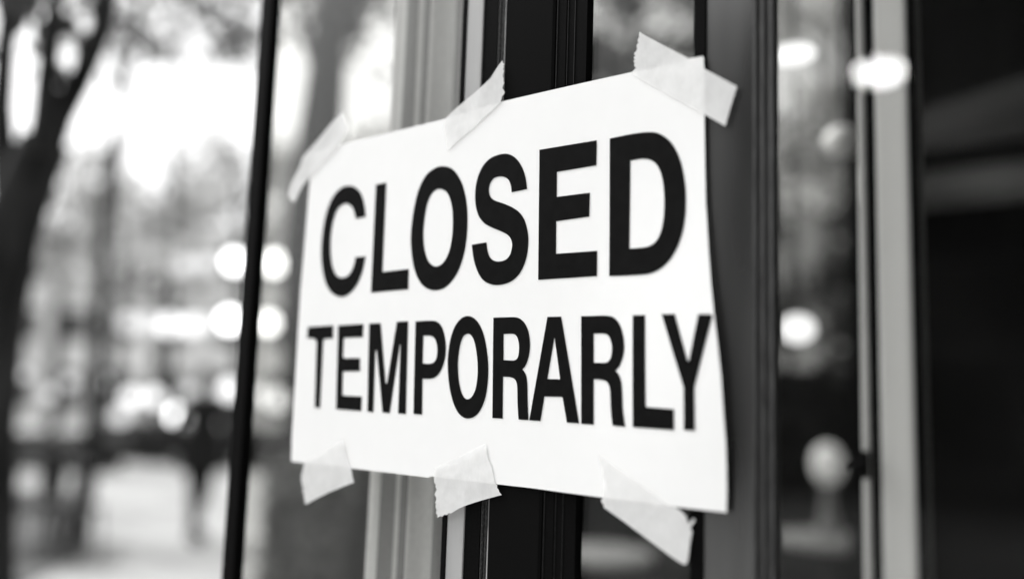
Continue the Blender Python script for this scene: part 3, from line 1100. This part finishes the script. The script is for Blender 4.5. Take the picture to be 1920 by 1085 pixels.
def building(pa, pb, depth, h, label, wallv, storeys, bays, shop=True):
    """A street block whose front runs from pa to pb (on the ground)."""
    pa, pb = Vector(pa), Vector(pb)
    d = pb - pa
    ln = d.length
    ang = math.atan2(d.y, d.x)
    mw = Matrix.Translation(pa) @ Matrix.Rotation(ang, 4, 'Z')
    t = thing('street_building', pa, label, 'building', 'buildings across the street')

    def put(name, bmx, mat, parent=t):
        bmesh.ops.transform(bmx, matrix=mw, verts=bmx.verts)
        return link(name, bmx, mat, parent)
    put('wall', box(0, ln, 0, depth, 0, h), wall_mat('render_%d' % int(wallv * 1000), wallv))
    put('cornice', box(-.2, ln + .2, -.25, depth + .2, h, h + .35), M['pale_jamb'])
    sh_ = h / storeys
    for s in range(storeys):
        for k in range(bays):
            x0 = ln * (k + .2) / bays
            x1 = ln * (k + .8) / bays
            z0 = s * sh_ + (sh_ * .3 if s else .5)
            z1 = s * sh_ + sh_ * .85
            f = put('window', box(x0, x1, -.06, -.003, z0, z1), M['pale_jamb'])
            put('pane', box(x0 + .09, x1 - .09, -.075, -.062, z0 + .09, z1 - .09), M['window_dark'], f)
    return t


M['window_dark'] = noisy('window_dark', .03, .06, 1.2, .15, .5)
building(ground_at(-260, 40), ground_at(690, 34), 9, 7.6, 'pale rendered building far across the square at the left', .75, 3, 10)
building(ground_at(900, 22), ground_at(1760, 16), 8, 6.2, 'grey rendered building beyond the trees, seen through the shop glass', .34, 3, 9)
building((26, -15, 0), (-9, -15, 0), 8, 9, 'dark brick building opposite the shopfront, mirrored in its glass', .10, 3, 10)  # added out of view to keep bright sky out of the glass


# ------------------------------------------------------------------ festoon lights
def pole(px, depth, h, label):
    g = ground_at(px, depth)
    t = thing('festoon_pole', g, label, 'pole', 'poles holding the strings of lights')
    b = bmesh.new()
    add_tube(b, [(g.x, g.y, 0), (g.x, g.y, h)], [.045, .03], 10)
    link('shaft', b, M['steel'], t, True)
    b = bmesh.new()
    add_lathe(b, g, [(.16, 0), (.16, .03), (.07, .05), (.05, .12)], 16)
    link('foot', b, M['steel'], t)
    return g


DS = 18.0
PA, PB = -20, 600
pole(PA, DS, 5.2, 'thin steel pole behind the forked trunk holding strings of lights')
pole(PB, DS, 5.2, 'thin steel pole behind the sign holding strings of lights')


def string(name_label, bulbs):
    """bulbs: (px, py, brightness key, radius)."""
    pts = [at(x, y, DS) for x, y, _, _ in bulbs]
    t = thing('string_lights', pts[0], name_label, 'string lights', 'strings of globe lights over the square')
    b = bmesh.new()
    line = [Vector((at(PA, 600, DS).x, at(PA, 600, DS).y, pts[0].z + .5))]
    line += [p + Vector((0, 0, .2)) for p in pts]
    line.append(Vector((at(PB, 600, DS).x, at(PB, 600, DS).y, pts[-1].z + .5)))
    add_tube(b, line, .012, 6)
    link('cable', b, M['cable'], t)
    for (x, y, k, r), p in zip(bulbs, pts):
        b = bmesh.new()
        r *= 1.18
        add_ball(b, p, r, 14)
        bu = link('bulb', b, M[k], t, True)
        b = bmesh.new()
        add_tube(b, [p + Vector((0, 0, r * .9)), p + Vector((0, 0, .21))], .03, 8)
        link('socket', b, M['cable'], bu)


string('highest string of globe lights, four bulbs showing either side of the slim post',
       [(345, 498, 'bulb_soft', .15), (385, 494, 'bulb_soft', .15), (441, 490, 'bulb_bright', .16), (514, 493, 'bulb_bright', .16)])
string('middle string of globe lights, a close row of bright bulbs',
       [(242, 605, 'bulb_soft', .16), (283, 606, 'bulb_soft', .17), (318, 608, 'bulb_mid', .17), (358, 609, 'bulb_mid', .16),
        (398, 606, 'bulb_soft', .14), (432, 600, 'bulb_bright', .17), (503, 605, 'bulb_bright', .14)])
string('lowest string of globe lights, sagging in a cluster above the bright pavement',
       [(45, 700, 'bulb_soft', .1), (88, 738, 'bulb_soft', .11), (130, 716, 'bulb_soft', .11), (190, 718, 'bulb_soft', .13), (226, 778, 'bulb_soft', .15), (246, 744, 'bulb_mid', .14),  # soft bulbs at the left stand in for sun glints on leaves
        (290, 744, 'bulb_mid', .14), (334, 778, 'bulb_bright', .15), (352, 735, 'bulb_soft', .13), (395, 732, 'bulb_soft', .15), (432, 730, 'bulb_mid', .17), (484, 738, 'bulb_mid', .13), (522, 748, 'bulb_mid', .17)])


# ------------------------------------------------------------------ people
def person(loc, heading, h, coat, label, stride=.22, skirt=True):
    """Walking figure: one skinned body; hair, coat hem and shoes are children."""
    t_loc = Vector(loc)
    k = h / 1.75
    V = lambda x, y, z: Vector((x * k, y * k, z * k))
    verts, rad, edges = [], [], []

    def add(p, r, par=None):
        verts.append(p)
        rad.append(r * k)
        if par is not None:
            edges.append((par, len(verts) - 1))
        return len(verts) - 1
    pel = add(V(0, 0, .95), .15)
    wai = add(V(0, .01, 1.10), .145, pel)
    che = add(V(0, .02, 1.28), .165, wai)
    sho = add(V(0, .0, 1.42), .12, che)
    nek = add(V(0, .01, 1.50), .058, sho)
    he1 = add(V(0, .03, 1.58), .078, nek)
    he2 = add(V(0, .025, 1.66), .088, he1)
    add(V(0, .02, 1.71), .062, he2)
    nose = add(V(0, .115, 1.60), .014, he1)
    for s in (-1, 1):
        f = s * stride
        hip = add(V(s * .095, 0, .88), .095, pel)
        kn = add(V(s * .1, f * .45 + .04, .50), .062, hip)
        cal = add(V(s * .1, f * .75 - .02, .33), .057, kn)
        an = add(V(s * .1, f - .04, .09), .042, cal)
        add(V(s * .115, f + .12, .035), .036, an)
        sh_ = add(V(s * .19, 0, 1.40), .07, sho)
        el = add(V(s * .245, -f * .45 - .02, 1.12), .05, sh_)
        wr = add(V(s * .25, -f * .8 + .08, .88), .034, el)
        pa = add(V(s * .25, -f * .85 + .10, .81), .034, wr)
        for q, (dx, dz) in enumerate(((-.026, -.075), (-.009, -.088), (.009, -.083), (.025, -.066))):
            m1 = add(V(s * .25 + dx * .8, -f * .85 + .105, .80 + dz * .5), .0105, pa)
            add(V(s * .25 + dx, -f * .85 + .118, .80 + dz), .0085, m1)
        th = add(V(s * .235, -f * .85 + .135, .82), .012, wr)
        add(V(s * .235, -f * .85 + .15, .78), .0095, th)
    for s in (-1, 1):
        add(V(s * .088, .015, 1.615), .016, he2)
    me = bpy.data.meshes.new('person')
    me.from_pydata([tuple(v) for v in verts], edges, [])
    o = bpy.data.objects.new('person', me)
    col.objects.link(o)
    o.modifiers.new('skin', 'SKIN')
    for i, sv in enumerate(me.skin_vertices[0].data):
        sv.radius = (rad[i], rad[i])
        sv.use_root = (i == 0)
    sub = o.modifiers.new('sub', 'SUBSURF')
    sub.levels = sub.render_levels = 2
    dg = bpy.context.evaluated_depsgraph_get()
    fin = bpy.data.meshes.new_from_object(o.evaluated_get(dg))
    o.modifiers.clear()
    o.data = fin
    fin.materials.clear()
    for m_ in (M['skin'], coat, M['trousers']):
        fin.materials.append(m_)
    for p in fin.polygons:
        c_ = p.center / k
        p.use_smooth = True
        if c_.z > 1.475 or (c_.z < .875 and abs(c_.x) > .2):
            p.material_index = 0
        elif c_.z > .86:
            p.material_index = 1
        else:
            p.material_index = 2
    o.location = t_loc
    o.rotation_euler = (0, 0, heading)
    tag(o, label, 'person')

    def child(name, bmx, mat, sm=True):
        q = link(name, bmx, mat, None, sm)
        q.parent = o
        return q
    b = bmesh.new()
    bmesh.ops.create_uvsphere(b, u_segments=18, v_segments=12, radius=1, matrix=Matrix.Translation(V(0, -.005, 1.655)) @ Matrix.Diagonal((.1 * k, .112 * k, .115 * k, 1)))
    bmesh.ops.delete(b, geom=[v for v in b.verts if v.co.y > .055 * k and v.co.z < 1.68 * k or v.co.z < 1.56 * k], context='VERTS')
    child('hair', b, M['hair'])
    b = bmesh.new()
    n = 20
    rings = []
    for rx, ry, z in ((.165, .13, 1.12), (.19, .15, .98), (.205, .17, .84), (.215, .2, .70)):
        rings.append([b.verts.new(V(rx * math.cos(i * 2 * math.pi / n), ry * math.sin(i * 2 * math.pi / n), z + .01 * math.sin(3 * i))) for i in range(n)])
    for a_ in range(3):
        for i in range(n):
            b.faces.new((rings[a_][i], rings[a_][(i + 1) % n], rings[a_ + 1][(i + 1) % n], rings[a_ + 1][i]))
    if skirt:
        child('coat_skirt', b, coat)
    else:
        b.free()
    for s in (-1, 1):
        f = s * stride
        b = bmesh.new()
        add_tube(b, [V(s * .1, f - .1, .055), V(s * .105, f - .02, .06), V(s * .115, f + .1, .045), V(s * .118, f + .17, .035)], [.045 * k, .05 * k, .045 * k, .03 * k], 12)
        child('shoe', b, M['shoe'])
    for s in (-1, 1):
        b = bmesh.new()
        add_ball(b, V(s * .034, .098, 1.635), .008 * k, 8)
        child('eye', b, M['hair'])
    return o


person(ground_at(388, 9.2), R(-95), 1.74, M['coat_mid'], 'person in a grey jacket walking beside the slim dark post', .2)
person(ground_at(650, 10.5), R(80), 1.7, M['coat_dark'], 'person in dark clothes seen through the glass below the sign', .15)


# ------------------------------------------------------------------ cafe table, vase, chair beyond the glass
def cafe_table(px, depth, r, label, hh=.758, top='tabletop'):
    g = ground_at(px, depth)
    t = thing('cafe_table', g, label, 'table', 'round cafe tables')
    b = bmesh.new()
    add_lathe(b, g, [(r * .97, hh - .038), (r, hh - .033), (r, hh - .008), (r * .98, hh)], 36)
    link('tabletop', b, M[top], t)
    b = bmesh.new()
    add_lathe(b, g, [(.03, .06), (.028, .4), (.03, hh - .039)], 14)
    link('pedestal', b, M['chair'], t, True)
    b = bmesh.new()
    add_lathe(b, g, [(.24, 0), (.24, .015), (.06, .05), (.032, .059)], 24)
    link('foot', b, M['chair'], t)
    return g


g = cafe_table(1550, 4.6, .26, 'round grey cafe table with a white globe lamp, beyond the narrow glass door', .90)
v = thing('table_lamp', (g.x, g.y, .901), 'white globe lamp on a tapered base, standing on the round cafe table', 'lamp')
b = bmesh.new()
add_lathe(b, (g.x, g.y, .9395), [(.075, -.038), (.075, -.03), (.055, 0), (.03, .12), (.025, .222)], 24)
link('base', b, M['steel'], v, True)
b = bmesh.new()
add_ball(b, Vector((g.x, g.y, 1.262)), .078, 24, 1.35)
link('globe', b, M['lamp_globe'], v, True)
cafe_table(1125, 4.8, .30, 'round grey cafe table seen below the paper through the sign door')


def chair(px, depth, rz, label):
    g = ground_at(px, depth)
    t = thing('cafe_chair', g, label, 'chair', 'dark cafe chairs')
    rot = Matrix.Translation(g) @ Matrix.Rotation(rz, 4, 'Z')

    def put(name, b, sm=False):
        bmesh.ops.transform(b, matrix=rot, verts=b.verts)
        link(name, b, M['chair'], t, sm)
    put('seat', box(-.2, .2, -.2, .2, .43, .46, .01))
    put('backrest', box(-.19, .19, .19, .215, .56, .92, .01))
    for sx in (-1, 1):
        for sy in (-1, 1):
            b = bmesh.new()
            add_tube(b, [(sx * .17, sy * .17, .429), (sx * .19, sy * .2, 0)], [.016, .012], 8)
            put('leg', b, True)
        b = bmesh.new()
        add_tube(b, [(sx * .17, .18, .461), (sx * .17, .203, .57)], .013, 8)
        put('back_upright', b, True)


chair(92, 8.2, 2.6, 'dark cafe chair on the pavement beside the forked tree trunk')
chair(158, 8.0, 2.2, 'dark cafe chair beside the slim grey tree at the left')
cafe_table(122, 8.6, .34, 'small dark round table between the two chairs at the left', .80, 'chair')
chair(1490, 5.3, .6, 'dark cafe chair behind the table with the white vase')
chair(1210, 5.4, -.4, 'dark cafe chair behind the table below the paper')

# ------------------------------------------------------------------ street lamp mirrored in the pale jamb
hit = on_y(1648, 138, -.004)
d = ray(1648, 136).normalized()
d.y = -d.y
lp = hit + d * 6.0
t = thing('street_lamp', (lp.x, lp.y, 0), 'street lamp whose lit globe is mirrored in the pale jamb', 'lamp')
b = bmesh.new()
add_tube(b, [(lp.x, lp.y, 0), (lp.x, lp.y, .5), (lp.x, lp.y, lp.z - .12)], [.07, .05, .04], 12)
link('post', b, M['cable'], t, True)
b = bmesh.new()
add_ball(b, lp, .16, 20, .34)
link('globe', b, M['street_globe'], t, True)
